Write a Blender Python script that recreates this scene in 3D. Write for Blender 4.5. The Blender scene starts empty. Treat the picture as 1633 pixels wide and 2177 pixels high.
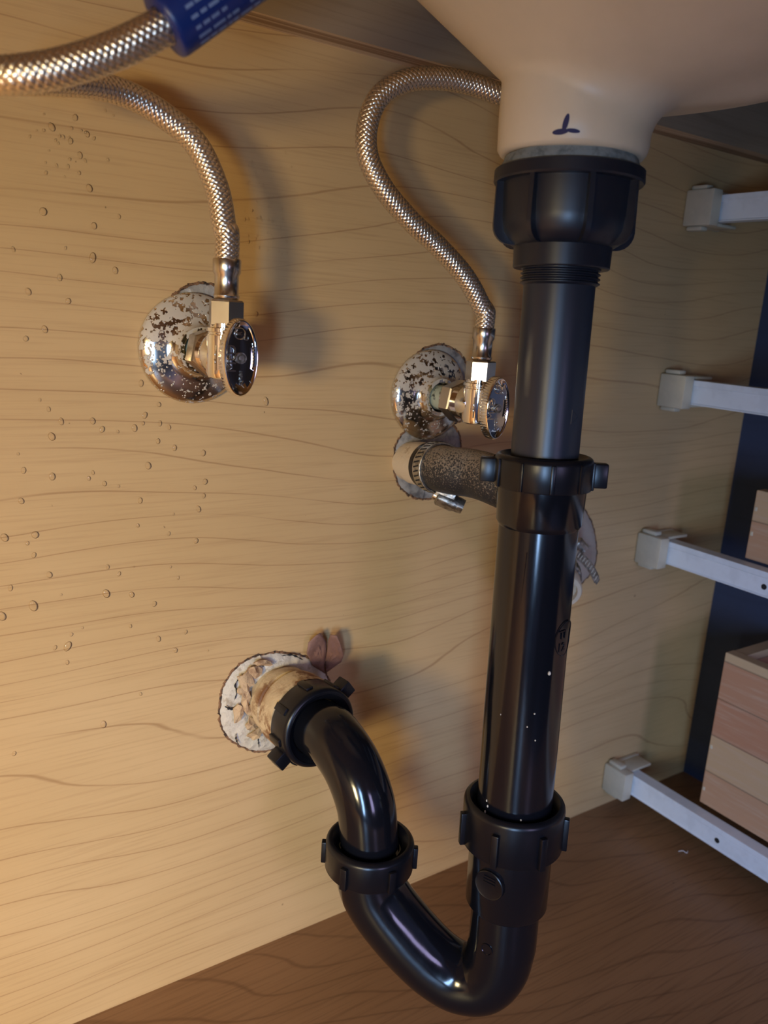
import bpy, bmesh, math, random
import numpy as np
from mathutils import Vector, Matrix
random.seed(4)
S = bpy.context.scene
COL = S.collection
PI = math.pi

# ------------------------------------------------------------------ camera
F_PX, YAW, PITCH, ROLL = 1719.45, 0.603288, 0.242377, 0.0643814
CAM = Vector((0.0, -0.42, 0.4261))
_cy, _sy, _cp, _sp = math.cos(YAW), math.sin(YAW), math.cos(PITCH), math.sin(PITCH)
FWD = Vector((_sy*_cp, _cy*_cp, -_sp)); _r = Vector((_cy, -_sy, 0)); _u = _r.cross(FWD)
RGT = math.cos(ROLL)*_r + math.sin(ROLL)*_u
UPV = -math.sin(ROLL)*_r + math.cos(ROLL)*_u
cd = bpy.data.cameras.new('camera'); cam = bpy.data.objects.new('camera', cd); COL.objects.link(cam)
cd.sensor_fit = 'HORIZONTAL'; cd.sensor_width = 36; cd.lens = F_PX/1633*36; cd.clip_start = 0.01
cam.matrix_world = Matrix(((RGT.x, UPV.x, -FWD.x, CAM.x), (RGT.y, UPV.y, -FWD.y, CAM.y), (RGT.z, UPV.z, -FWD.z, CAM.z), (0, 0, 0, 1)))
cd.dof.use_dof = True; cd.dof.focus_distance = 0.43; cd.dof.aperture_fstop = 14
S.camera = cam
# ------------------------------------------------------------------ light
S.view_settings.view_transform = 'Standard'; S.view_settings.look = 'None'
S.view_settings.exposure = 0.0; S.view_settings.gamma = 1
wd = bpy.data.worlds.new('room'); S.world = wd; wd.use_nodes = True
bg = wd.node_tree.nodes['Background']; bg.inputs[1].default_value = 0.30
_n = wd.node_tree; _tc = _n.nodes.new('ShaderNodeTexCoord'); _no = _n.nodes.new('ShaderNodeTexNoise'); _rp = _n.nodes.new('ShaderNodeValToRGB')
_no.inputs['Scale'].default_value = 1.6; _no.inputs['Detail'].default_value = 1.5
_n.links.new(_tc.outputs['Generated'], _no.inputs['Vector']); _n.links.new(_no.outputs['Fac'], _rp.inputs[0]); _n.links.new(_rp.outputs[0], bg.inputs[0])
_e = _rp.color_ramp.elements; _e[0].position = 0.40; _e[0].color = (0.03, 0.025, 0.03, 1); _e[1].position = 0.62; _e[1].color = (0.42, 0.50, 1.0, 1)

def area(name, loc, target, size, power, col, sy=None):
    l = bpy.data.lights.new(name, 'AREA'); l.shape = 'RECTANGLE'; l.size = size; l.size_y = sy or size
    l.energy = power; l.color = col
    o = bpy.data.objects.new(name, l); COL.objects.link(o); o.location = loc
    o.rotation_euler = (Vector(target)-Vector(loc)).to_track_quat('-Z', 'Y').to_euler()
    return o
area('warm_room_light', (-0.58, -0.68, 0.41), (-0.30, 0, 0.06), 0.18, 15.5, (1.0, 0.80, 0.43), 0.26)
area('window_daylight', (-0.44, -0.96, 0.34), (0.30, -0.1, 0.20), 0.10, 8.4, (0.36, 0.60, 1.0), 0.5)
area('frontal_fill_light', (0.10, -1.7, 0.55), (0.35, 0, 0.15), 0.25, 5.2, (0.62, 0.56, 1.0), 0.6)  # added bluish fill from the front, lifts the middle and right of the panel

def at(px, py, Y):
    """3D point that lies at depth plane Y for a pixel of the photograph."""
    d = (px-816.5)*RGT - (py-1088.5)*UPV + F_PX*FWD
    return CAM + d*((Y-CAM.y)/d.y)

# ------------------------------------------------------------------ materials
def newmat(name):
    m = bpy.data.materials.new(name); m.use_nodes = True
    nt = m.node_tree; b = nt.nodes['Principled BSDF']
    return m, nt, b
def nd(nt, t, **k):
    n = nt.nodes.new(t)
    for a, v in k.items():
        if a.startswith('i_'):
            n.inputs[int(a[2:])].default_value = v
        else: setattr(n, a, v)
    return n
def lk(nt, a, b): nt.links.new(a, b)
def mth(nt, op, a, b=None, c=None, clamp=False):
    n = nt.nodes.new('ShaderNodeMath'); n.operation = op; n.use_clamp = clamp
    for i, v in enumerate((a, b, c)):
        if v is None: continue
        if isinstance(v, (int, float)): n.inputs[i].default_value = v
        else: nt.links.new(v, n.inputs[i])
    return n.outputs[0]
def mix(nt, f, a, b):
    n = nt.nodes.new('ShaderNodeMix'); n.data_type = 'RGBA'
    for i, v in ((0, f), (6, a), (7, b)):
        if isinstance(v, (int, float)): n.inputs[i].default_value = v
        elif isinstance(v, tuple): n.inputs[i].default_value = (*v, 1)
        else: nt.links.new(v, n.inputs[i])
    return n.outputs[2]
def noise(nt, vec, scale, detail=3, rough=0.5):
    n = nd(nt, 'ShaderNodeTexNoise'); n.inputs['Scale'].default_value = scale
    n.inputs['Detail'].default_value = detail; n.inputs['Roughness'].default_value = rough
    lk(nt, vec, n.inputs['Vector']); return n.outputs['Fac']
def mapping(nt, scale, loc=(0, 0, 0), rot=(0, 0, 0)):
    tc = nd(nt, 'ShaderNodeTexCoord'); mp = nd(nt, 'ShaderNodeMapping')
    mp.inputs['Scale'].default_value = scale; mp.inputs['Location'].default_value = loc; mp.inputs['Rotation'].default_value = rot
    lk(nt, tc.outputs['Object'], mp.inputs['Vector']); return mp.outputs['Vector']
def smooth(nt, v, lo, hi, a=0.0, b=1.0):
    n = nd(nt, 'ShaderNodeMapRange', interpolation_type='SMOOTHSTEP')
    lk(nt, v, n.inputs[0]); n.inputs[1].default_value = lo; n.inputs[2].default_value = hi
    n.inputs[3].default_value = a; n.inputs[4].default_value = b; return n.outputs[0]
def bump(nt, b, h, strength=0.3, dist=0.001):
    n = nd(nt, 'ShaderNodeBump'); n.inputs['Strength'].default_value = strength; n.inputs['Distance'].default_value = dist
    lk(nt, h, n.inputs['Height']); lk(nt, n.outputs[0], b.inputs['Normal'])

def wood(name, base, line, light, axis_v, freq, amp, sx, sv, rough=0.45, strength=0.75, rot=(0, 0, 0), fibre=0.25, width=0.06):
    """maple veneer: thin wavering growth lines along X, drawn as contours of a smooth field."""
    m, nt, b = newmat(name)
    s = (sx, sv, sv) if axis_v != 'n' else (sx, sx, sx)
    v = mapping(nt, s, rot=rot)
    n1 = noise(nt, v, 1.0, 1.5, 0.45)
    v2 = mapping(nt, (6, 55, 55), rot=rot); n2 = noise(nt, v2, 1.0, 3, 0.6)
    raw = mapping(nt, (1, 1, 1), rot=rot); sp = nd(nt, 'ShaderNodeSeparateXYZ'); lk(nt, raw, sp.inputs[0])
    c = sp.outputs['Z' if axis_v == 'Z' else 'Y']
    h = mth(nt, 'ADD', mth(nt, 'MULTIPLY', c, freq), mth(nt, 'MULTIPLY', n1, amp))
    h = mth(nt, 'ADD', h, mth(nt, 'MULTIPLY', n2, 0.16))
    fr = mth(nt, 'PINGPONG', h, 0.5)
    v3 = mapping(nt, (9, 30, 30), loc=(3, 1, 2), rot=rot); n3 = noise(nt, v3, 1.0, 2)
    ln = smooth(nt, fr, 0.0, width*1.6, 1.0, 0.0)
    ln = mth(nt, 'MULTIPLY', ln, smooth(nt, n3, 0.25, 0.50), clamp=True)
    ln = mth(nt, 'ADD', mth(nt, 'MULTIPLY', ln, strength), mth(nt, 'MULTIPLY', smooth(nt, fr, 0.0, 0.40, 1, 0), 0.05))
    v4 = mapping(nt, (14, 520, 520), rot=rot); n4 = noise(nt, v4, 1.0, 3, 0.65)
    v5 = mapping(nt, (4, 9, 9), loc=(7, 7, 7), rot=rot); n5 = noise(nt, v5, 1.0, 3)
    c1 = mix(nt, smooth(nt, n5, 0.3, 0.7), base, light)
    c2 = mix(nt, mth(nt, 'MULTIPLY', smooth(nt, n4, 0.45, 0.75), fibre), c1, line)
    c3 = mix(nt, ln, c2, line)
    v6 = mapping(nt, (170, 170, 170)); n6 = noise(nt, v6, 1.0, 2, 0.5)          # dark specks
    c4 = mix(nt, mth(nt, 'MULTIPLY', smooth(nt, n6, 0.765, 0.79), 0.6), c3, tuple(x*0.4 for x in line))
    lk(nt, c4, b.inputs['Base Color']); b.inputs['Roughness'].default_value = rough
    b.inputs['Specular IOR Level'].default_value = 0.35
    bump(nt, b, n4, 0.08, 0.0004)
    return m
M = {}
M['panel'] = wood('maple_panel', (0.56, 0.365, 0.165), (0.30, 0.155, 0.06), (0.62, 0.415, 0.20), 'Z', 64, 9.5, 2.2, 7.5, 0.42, 0.56, width=0.022)
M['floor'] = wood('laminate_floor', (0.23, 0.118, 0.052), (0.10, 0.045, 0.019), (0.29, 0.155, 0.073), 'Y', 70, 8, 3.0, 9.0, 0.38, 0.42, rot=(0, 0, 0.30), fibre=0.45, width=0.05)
M['ply'] = wood('plywood', (0.30, 0.22, 0.14), (0.15, 0.10, 0.06), (0.36, 0.27, 0.18), 'Z', 30, 3, 2, 6, 0.7, 0.2)
M['dark_panel'] = wood('side_panel', (0.23, 0.17, 0.15), (0.10, 0.07, 0.05), (0.26, 0.2, 0.17), 'Z', 30, 3, 2, 6, 0.7, 0.2)

M['navy_shade'] = wood('navy_shade_panel', (0.030, 0.042, 0.085), (0.02, 0.03, 0.06), (0.035, 0.05, 0.10), 'Z', 30, 3, 2, 6, 0.6, 0.2)  # dark blue shade and haze at the right, put into the wall colour

def plyedge():
    m, nt, b = newmat('plywood_edge')
    v = mapping(nt, (3, 260, 40)); n = noise(nt, v, 1.0, 3)
    lk(nt, mix(nt, smooth(nt, n, 0.4, 0.6), (0.30, 0.19, 0.10), (0.62, 0.47, 0.30)), b.inputs['Base Color'])
    b.inputs['Roughness'].default_value = 0.8; return m
M['ply_edge'] = plyedge()

def plastic(name, col, rough, dust=0.5, coat=0.0, scale=1.0):
    m, nt, b = newmat(name)
    v = mapping(nt, (230*scale, 230*scale, 170*scale)); n = noise(nt, v, 1.0, 2, 0.5)
    v2 = mapping(nt, (22, 22, 22)); n2 = noise(nt, v2, 1.0, 2)
    d = mth(nt, 'MULTIPLY', smooth(nt, n, 0.775, 0.80), mth(nt, 'MULTIPLY', smooth(nt, n2, 0.50, 0.62), dust))
    lk(nt, mix(nt, d, col, (0.55, 0.47, 0.30)), b.inputs['Base Color'])
    v3 = mapping(nt, (70, 70, 12)); n3 = noise(nt, v3, 1.0, 4, 0.7)
    lk(nt, mth(nt, 'ADD', mth(nt, 'MULTIPLY', n3, 0.22), rough-0.1), b.inputs['Roughness'])
    bump(nt, b, n3, 0.05, 0.0006)
    b.inputs['Specular IOR Level'].default_value = 0.5
    return m
M['abs'] = plastic('black_abs_plastic', (0.005, 0.0055, 0.008), 0.14, 0.9)
M['nut'] = plastic('black_nut_plastic', (0.0045, 0.005, 0.0075), 0.30, 0.6)
M['nut'].node_tree.nodes['Principled BSDF'].inputs['Specular IOR Level'].default_value = 0.38
M['grey_pvc'] = plastic('dark_grey_plastic', (0.017, 0.022, 0.034), 0.36, 0.0)
M['grey_nut'] = plastic('dark_slate_plastic', (0.009, 0.012, 0.021), 0.36, 0.0)

def simple(name, col, rough=0.5, metal=0.0, spec=0.5, nscale=0, ncol=None, lo=.45, hi=.6, bmp=0, bscale=120):
    m, nt, b = newmat(name)
    b.inputs['Roughness'].default_value = rough; b.inputs['Metallic'].default_value = metal
    b.inputs['Specular IOR Level'].default_value = spec
    s = nscale or 40
    v = mapping(nt, (s, s, s)); n = noise(nt, v, 1.0, 5, 0.65)
    lk(nt, mix(nt, smooth(nt, n, lo, hi), col, ncol or tuple(x*0.92 for x in col)), b.inputs['Base Color'])
    if bmp:
        v = mapping(nt, (bscale,)*3); n2 = noise(nt, v, 1.0, 5, 0.7); bump(nt, b, n2, bmp, 0.002)
    return m
M['chrome'] = simple('chrome', (0.86, 0.82, 0.76), 0.07, 1.0)
M['nickel'] = simple('brushed_nickel', (0.62, 0.56, 0.48), 0.24, 1.0)
M['steel'] = simple('galvanised_steel', (0.55, 0.53, 0.48), 0.38, 1.0, nscale=260, ncol=(0.30, 0.28, 0.24), bmp=0.3, bscale=350)
M['ceramic'] = simple('unglazed_ceramic', (0.66, 0.57, 0.43), 0.42, nscale=14, ncol=(0.58, 0.50, 0.37), lo=.35, hi=.75, bmp=0.10, bscale=45)
M['putty'] = simple('grey_putty', (0.19, 0.22, 0.23), 0.55, nscale=90, ncol=(0.09, 0.11, 0.12), bmp=0.5)
M['ink'] = simple('blue_ink', (0.012, 0.014, 0.09), 0.4)
def rubber_mat():
    m, nt, b = newmat('dusty_black_rubber')
    v = mapping(nt, (950,)*3); n = noise(nt, v, 1.0, 3, 0.6)
    g = nd(nt, 'ShaderNodeNewGeometry'); sp = nd(nt, 'ShaderNodeSeparateXYZ'); lk(nt, g.outputs['Normal'], sp.inputs[0])
    k = mth(nt, 'ADD', n, mth(nt, 'MULTIPLY', sp.outputs['Z'], 0.17))          # dust settled on the upper side
    f = smooth(nt, k, 0.48, 0.68)
    lk(nt, mix(nt, f, (0.016, 0.016, 0.018), (0.27, 0.205, 0.14)), b.inputs['Base Color'])
    b.inputs['Roughness'].default_value = 0.5; bump(nt, b, n, 0.3, 0.0006); return m
M['rubber'] = rubber_mat()
M['bracket'] = simple('cream_plastic', (0.60, 0.54, 0.40), 0.4)
M['rail'] = simple('white_enamelled_steel', (0.72, 0.79, 0.87), 0.33)
M['dark'] = simple('dark_void', (0.01, 0.01, 0.012), 0.8)
M['paper'] = simple('torn_brown_paper', (0.20, 0.095, 0.062), 0.75, nscale=50, ncol=(0.26, 0.14, 0.10), lo=.35, hi=.7, bmp=0.5, bscale=120)
M['rim'] = simple('splintered_veneer', (0.26, 0.13, 0.06), 0.8, nscale=300, ncol=(0.05, 0.03, 0.02), bmp=0.8, bscale=400)
M['plaster'] = simple('white_filler', (0.62, 0.55, 0.43), 0.6, nscale=170, ncol=(0.40, 0.32, 0.22), lo=.52, hi=.68, bmp=0.6, bscale=170)
M['grey_filler'] = simple('silvery_grey_caulk', (0.36, 0.33, 0.29), 0.35, nscale=60, ncol=(0.10, 0.09, 0.085), lo=.4, hi=.68, bmp=0.5, bscale=70)
M['flake'] = simple('tan_paper_flake', (0.58, 0.40, 0.22), 0.8, nscale=90, ncol=(0.28, 0.15, 0.07), lo=.5, hi=.7, bmp=0.6, bscale=200)
M['paint'] = simple('chipped_cream_paint', (0.64, 0.52, 0.36), 0.55, nscale=130, ncol=(0.42, 0.29, 0.17), lo=.58, hi=.68, bmp=0.35, bscale=160)
M['lint'] = simple('white_lint', (0.7, 0.7, 0.7), 0.9)
M['tag_blue'] = simple('blue_plastic_wrap', (0.004, 0.022, 0.16), 0.35)
M['tag_text'] = simple('pale_blue_print', (0.16, 0.24, 0.46), 0.5)
M['green_pipe'] = simple('tarnished_copper_pipe', (0.42, 0.45, 0.33), 0.5, nscale=220, ncol=(0.06, 0.06, 0.04), lo=.52, hi=.6)

def stained_paint():
    m, nt, b = newmat('rust_stained_paint')
    v = mapping(nt, (90, 90, 90)); n = noise(nt, v, 1.0, 6, 0.7)
    v2 = mapping(nt, (28, 28, 28), loc=(1.7, 0.4, 0.9)); n2 = noise(nt, v2, 1.0, 2)
    f = mth(nt, 'MULTIPLY', smooth(nt, n, 0.40, 0.56), smooth(nt, n2, 0.30, 0.50))
    lk(nt, mix(nt, f, (0.62, 0.48, 0.29), (0.20, 0.085, 0.03)), b.inputs['Base Color'])
    b.inputs['Roughness'].default_value = 0.5; bump(nt, b, n, 0.5, 0.002); return m
M['stub_paint'] = stained_paint()

def flange_mat():
    m, nt, b = newmat('paint_spattered_chrome')
    v = mapping(nt, (300, 300, 300)); n = noise(nt, v, 1.0, 3, 0.55)
    vo = nd(nt, 'ShaderNodeTexVoronoi'); vo.inputs['Scale'].default_value = 1.0
    mp = mapping(nt, (520, 520, 520)); lk(nt, mp, vo.inputs['Vector'])
    tc = nd(nt, 'ShaderNodeTexCoord'); sp = nd(nt, 'ShaderNodeSeparateXYZ'); lk(nt, tc.outputs['Object'], sp.inputs[0])
    up = smooth(nt, sp.outputs['Z'], -0.018, 0.016)                     # spatter lies mostly on the upper half
    k = mth(nt, 'ADD', n, mth(nt, 'MULTIPLY', up, 0.17))
    blob = smooth(nt, k, 0.615, 0.64)
    dots = mth(nt, 'MULTIPLY', smooth(nt, vo.outputs['Distance'], 0.22, 0.30, 1, 0), smooth(nt, k, 0.42, 0.56))
    f = mth(nt, 'MAXIMUM', blob, dots)
    lk(nt, mix(nt, f, (0.66, 0.58, 0.48), (0.50, 0.43, 0.34)), b.inputs['Base Color'])
    lk(nt, mth(nt, 'SUBTRACT', 1.0, f), b.inputs['Metallic'])
    lk(nt, mth(nt, 'ADD', mth(nt, 'MULTIPLY', f, 0.35), 0.16), b.inputs['Roughness'])
    bump(nt, b, f, 0.6, 0.0006); return m
M['flange'] = flange_mat()

def braid_mat():
    m, nt, b = newmat('stainless_steel_braid')
    a = nd(nt, 'ShaderNodeAttribute', attribute_name='strand')
    f = smooth(nt, a.outputs['Fac'], 0.10, 0.42)
    lk(nt, mix(nt, f, (0.05, 0.042, 0.032), (0.80, 0.69, 0.55)), b.inputs['Base Color'])
    lk(nt, mth(nt, 'ADD', mth(nt, 'MULTIPLY', f, 0.6), 0.4), b.inputs['Metallic'])
    b.inputs['Roughness'].default_value = 0.33; return m
M['braid'] = braid_mat()

def water():
    m, nt, b = newmat('clear_water'); nt.nodes.remove(b)
    out = nt.nodes['Material Output']; fr = nd(nt, 'ShaderNodeFresnel'); fr.inputs['IOR'].default_value = 1.3
    tr_ = nd(nt, 'ShaderNodeBsdfTransparent'); tr_.inputs[0].default_value = (1, 0.985, 0.96, 1)
    gl = nd(nt, 'ShaderNodeBsdfGlossy'); gl.inputs['Roughness'].default_value = 0.08
    mx = nd(nt, 'ShaderNodeMixShader'); lk(nt, fr.outputs[0], mx.inputs[0]); lk(nt, tr_.outputs[0], mx.inputs[1]); lk(nt, gl.outputs[0], mx.inputs[2])
    lk(nt, mx.outputs[0], out.inputs[0]); return m
M['water'] = water()

def planks():
    m, nt, b = newmat('glued_drawer_planks')
    raw = mapping(nt, (1, 1, 1)); sp = nd(nt, 'ShaderNodeSeparateXYZ'); lk(nt, raw, sp.inputs[0])
    z = sp.outputs['Z']
    k = mth(nt, 'DIVIDE', mth(nt, 'ADD', z, 0.003), 0.0325)
    cell = mth(nt, 'FLOOR', k); fr = mth(nt, 'FRACT', k)
    wn = nd(nt, 'ShaderNodeTexWhiteNoise', noise_dimensions='1D'); lk(nt, cell, wn.inputs['W'])
    v = mapping(nt, (30, 25, 420)); n = noise(nt, v, 1.0, 4, 0.65)
    c = mix(nt, wn.outputs['Value'], (0.56, 0.41, 0.24), (0.46, 0.22, 0.13))
    c = mix(nt, mth(nt, 'MULTIPLY', smooth(nt, n, 0.45, 0.75), 0.5), c, (0.55, 0.42, 0.31))
    c = mix(nt, mth(nt, 'MULTIPLY', smooth(nt, fr, 0.0, 0.05, 1, 0), 0.8), c, (0.12, 0.07, 0.04))
    lk(nt, c, b.inputs['Base Color']); b.inputs['Roughness'].default_value = 0.6
    bump(nt, b, n, 0.15, 0.0005); return m
M['planks'] = planks()

# ------------------------------------------------------------------ object helpers
def root_loc(o):
    v = Vector((0, 0, 0))
    while o: v += o.location; o = o.parent
    return v
def tag(o, label=None, cat=None, group=None, kind=None):
    if label: o['label'] = label
    if cat: o['category'] = cat
    if group: o['group'] = group
    if kind: o['kind'] = kind
    return o
def thing(name, label, cat, loc, group=None):
    o = bpy.data.objects.new(name, None); COL.objects.link(o); o.location = loc; o.empty_display_size = 0.01
    return tag(o, label, cat, group)
def obj(name, bm, mat, parent=None, smooth_angle=40, loc=None):
    """bm holds world coordinates; the object's origin becomes its parent's (or loc)."""
    me = bpy.data.meshes.new(name)
    off = root_loc(parent) if parent else Vector(loc or (0, 0, 0))
    bmesh.ops.translate(bm, verts=bm.verts, vec=-off)
    bmesh.ops.recalc_face_normals(bm, faces=bm.faces)
    if smooth_angle:
        for f in bm.faces: f.smooth = True
        for e in bm.edges:
            if len(e.link_faces) == 2 and e.calc_face_angle(0) > math.radians(smooth_angle): e.smooth = False
    bm.to_mesh(me); bm.free(); me.materials.append(mat)
    o = bpy.data.objects.new(name, me); COL.objects.link(o)
    if parent: o.parent = parent
    else: o.location = off
    return o
def frame(A, ref=Vector((0, 0, 1))):
    A = A.normalized()
    if abs(A.dot(ref)) > 0.99: ref = Vector((-1, 0, 0))
    U = (ref - A*ref.dot(A)).normalized(); V = A.cross(U)
    return U, V, A
def lathe(bm, O, A, prof, n=64, ref=Vector((0, 0, 1)), closed=False, rfun=None):
    """prof: (distance along A, radius)"""
    U, V, A = frame(A, ref); rings = []
    for h, r in prof:
        if r < 1e-6: rings.append([bm.verts.new(O + A*h)]); continue
        ring = []
        for i in range(n):
            t = 2*PI*i/n; rr = r*(rfun(t, h) if rfun else 1)
            ring.append(bm.verts.new(O + A*h + U*(rr*math.cos(t)) + V*(rr*math.sin(t))))
        rings.append(ring)
    if closed: rings.append(rings[0])
    for a, b in zip(rings, rings[1:]):
        if len(a) == 1 and len(b) == 1: continue
        for i in range(n):
            j = (i+1) % n
            if len(a) == 1: bm.faces.new((a[0], b[i], b[j]))
            elif len(b) == 1: bm.faces.new((a[i], a[j], b[0]))
            else: bm.faces.new((a[i], a[j], b[j], b[i]))
    return bm
def box(bm, O, ex, ey, ez, bev=0.0):
    """box centred at O with half-extent vectors"""
    r = bmesh.ops.create_cube(bm, size=2)
    M4 = Matrix(((ex.x, ey.x, ez.x, O.x), (ex.y, ey.y, ez.y, O.y), (ex.z, ey.z, ez.z, O.z), (0, 0, 0, 1)))
    bmesh.ops.transform(bm, matrix=M4, verts=r['verts'])
    if bev:
        es = list({e for v in r['verts'] for e in v.link_edges})
        bmesh.ops.bevel(bm, geom=es, offset=bev, segments=2, affect='EDGES', profile=0.5)
    return bm
def abox(bm, x0, x1, y0, y1, z0, z1, bev=0.0):
    return box(bm, Vector(((x0+x1)/2, (y0+y1)/2, (z0+z1)/2)), Vector(((x1-x0)/2, 0, 0)), Vector((0, (y1-y0)/2, 0)), Vector((0, 0, (z1-z0)/2)), bev)
def spline(pts, step=0.002):
    P = [Vector(p) for p in pts]; P = [2*P[0]-P[1]] + P + [2*P[-1]-P[-2]]
    out = []
    for i in range(1, len(P)-2):
        a, b, c, d = P[i-1:i+3]; n = max(2, int((c-b).length/step))
        for k in range(n):
            t = k/n
            out.append(0.5*((2*b)+(-a+c)*t+(2*a-5*b+4*c-d)*t*t+(-a+3*b-3*c+d)*t**3))
    out.append(P[-2]); return out
def sweep(bm, path, rad, n=48, caps=True, wall=None):
    """tube along a path; rad: number or function of 0..1"""
    N = len(path); T = [(path[min(i+1, N-1)]-path[max(i-1, 0)]).normalized() for i in range(N)]
    U = frame(T[0])[0]; rings = []
    for i in range(N):
        U = (U - T[i]*U.dot(T[i])).normalized(); V = T[i].cross(U)
        r = rad(i/(N-1)) if callable(rad) else rad
        rings.append([bm.verts.new(path[i]+U*(r*math.cos(2*PI*k/n))+V*(r*math.sin(2*PI*k/n))) for k in range(n)])
    for a, b in zip(rings, rings[1:]):
        for k in range(n): bm.faces.new((a[k], a[(k+1) % n], b[(k+1) % n], b[k]))
    if caps: bm.faces.new(rings[0][::-1]); bm.faces.new(rings[-1])
    return bm
def text_mesh(s, size, depth=0.00025, cx=True):
    cu = bpy.data.curves.new('txt', 'FONT'); cu.body = s; cu.size = size; cu.extrude = depth
    if cx: cu.align_x = 'CENTER'; cu.align_y = 'CENTER'
    cu.resolution_u = 3
    o = bpy.data.objects.new('txt', cu); COL.objects.link(o)
    dg = bpy.context.evaluated_depsgraph_get(); me = bpy.data.meshes.new_from_object(o.evaluated_get(dg))
    vs = [v.co.copy() for v in me.vertices]; fs = [tuple(p.vertices) for p in me.polygons]
    bpy.data.objects.remove(o); bpy.data.curves.remove(cu); bpy.data.meshes.remove(me)
    return vs, fs
def put_text(bm, s, size, fn, depth=0.00025):
    vs, fs = text_mesh(s, size, depth)
    V = [bm.verts.new(fn(v.x, v.y, v.z)) for v in vs]
    for f in fs:
        try: bm.faces.new([V[i] for i in f])
        except ValueError: pass

# ------------------------------------------------------------------ cabinet shell
X0, X1, YF, ZC = -0.80, 0.672, -0.62, 0.70
def struct(name, bm, m, **k):
    o = obj(name, bm, m, smooth_angle=0, **k); o['kind'] = 'structure'; return o
struct('wall_back', abox(bmesh.new(), X0-.02, X1+.02, 0, 0.012, -0.016, ZC), M['panel'])
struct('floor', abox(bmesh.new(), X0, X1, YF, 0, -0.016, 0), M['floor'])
struct('wall_left', abox(bmesh.new(), X0-.016, X0, YF, 0, -0.016, ZC), M['dark_panel'])
struct('wall_right', abox(bmesh.new(), X1, X1+.016, YF, 0, -0.016, ZC), M['navy_shade'])
struct('ceiling', abox(bmesh.new(), X0-.02, X1+.02, YF-.02, 0.012, ZC, ZC+.02), M['ply'])
bm = abox(bmesh.new(), X0, X1, -0.018, 0, 0.5622, ZC-.001)
tr = struct('trim_1', bm, M['ply']); tr.data.materials.append(M['ply_edge'])
struct('shade_apron', abox(bmesh.new(), X0, X1, -0.58, -0.56, 0.405, ZC-.001), M['ply'])  # added unseen apron, keeps light off the upper back wall
struct('shade_stile', abox(bmesh.new(), -0.31, -0.29, -0.62, -0.515, 0, 0.42), M['ply'])  # added unseen stile, blocks the warm light towards the right side
for p in tr.data.polygons:
    if p.normal.z < -0.9: p.material_index = 1

# ------------------------------------------------------------------ sink
T0 = at(1212, 345, -.145); B0 = at(1083, 1830, -.158)
def ax(z):
    t = (z-T0.z)/(B0.z-T0.z); return T0 + (B0-T0)*t
AX = (T0-B0).normalized()
def sink():
    root = thing('washbasin', 'cream ceramic washbasin underside with a round outlet neck at the top right', 'sink', ax(.4957))
    bm = bmesh.new(); N = ax(.4957); n = 128; rings = []
    s_list = [0, .002, .004, .01, .02, .03]
    prof_n = 46
    for k in range(n):
        th = 2*PI*k/n; d = Vector((math.cos(th), math.sin(th), 0))
        a = 0.5+0.5*d.dot(Vector((.74, -.67, 0)).normalized()); a = a*a*(3-2*a)
        zs = .5305*(1-a)+.520*a; sl = .82*(1-a)+.20*a; fr = .006*(1-a)+.016*a; r0 = .0328
        # overflow channel: a low ridge running off to the front right
        col = []
        col.append((.020, .4975)); col.append((.0285, .4962)); col.append((.0310, .4966)); col.append((r0-.0006, .4985))
        z1 = zs-fr; col.append((r0, (.4985+z1)/2)); col.append((r0, z1))
        end = math.atan(sl)
        for j in range(1, 9):                                     # fillet from vertical to slope
            t = (PI/2-end)*j/8
            col.append((r0+fr*(1-math.cos(t)), z1+fr*math.sin(t)))
        rr, zz = col[-1]; R = rr
        for j in range(1, 28):
            st = .0085; rr += st; u = (rr-R)/.22
            zz += st*(sl + (1.35-sl)*u*u*(0.55+.45*a))
            col.append((rr, zz))
        col.append((rr+.010, ZC-.006))
        rings.append([bm.verts.new((N.x+d.x*r, min(N.y+d.y*r, -.0192), z + (.0035*math.exp(-((th-5.55)/.22)**2)*min(1, max(0, (r-.04)/.03))*-1))) for r, z in col])
    for k in range(n):
        A, B = rings[k], rings[(k+1) % n]
        for j in range(len(A)-1): bm.faces.new((A[j], A[j+1], B[j+1], B[j]))
    obj('basin_bowl', bm, M['ceramic'], root, 80)
    # ink mark on the neck
    bm = bmesh.new()
    c0 = ax(.502); d = Vector((CAM.x-c0.x, CAM.y-c0.y, 0)).normalized(); sd = Vector((-d.y, d.x, 0))
    rn = .0329
    def on(u, v, w=0.0):
        t = u/rn; return c0 + (d*math.cos(t)+sd*math.sin(t))*(rn+w+.0001) + Vector((0, 0, v))
    for (cx, cz, rx, rz, rot) in ((-.0050, -.0016, .0032, .0011, .1), (-.0032, .0018, .0011, .0034, -.2), (.0, -.0012, .0028, .0008, -.1)):
        ring = []; ring2 = []
        for i in range(18):
            t = 2*PI*i/18; a, b = rx*math.cos(t), rz*math.sin(t)
            u, v = cx+a*math.cos(rot)-b*math.sin(rot), cz+a*math.sin(rot)+b*math.cos(rot)
            ring.append(bm.verts.new(on(u, v, .0001))); ring2.append(bm.verts.new(on(u, v, -.0002)))
        bm.faces.new(ring)
        for i in range(18): bm.faces.new((ring[i], ring2[i], ring2[(i+1) % 18], ring[(i+1) % 18]))
    tag(obj('ink_mark', bm, M['ink'], root), 'dark blue ink smudge')
sink()

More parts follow.
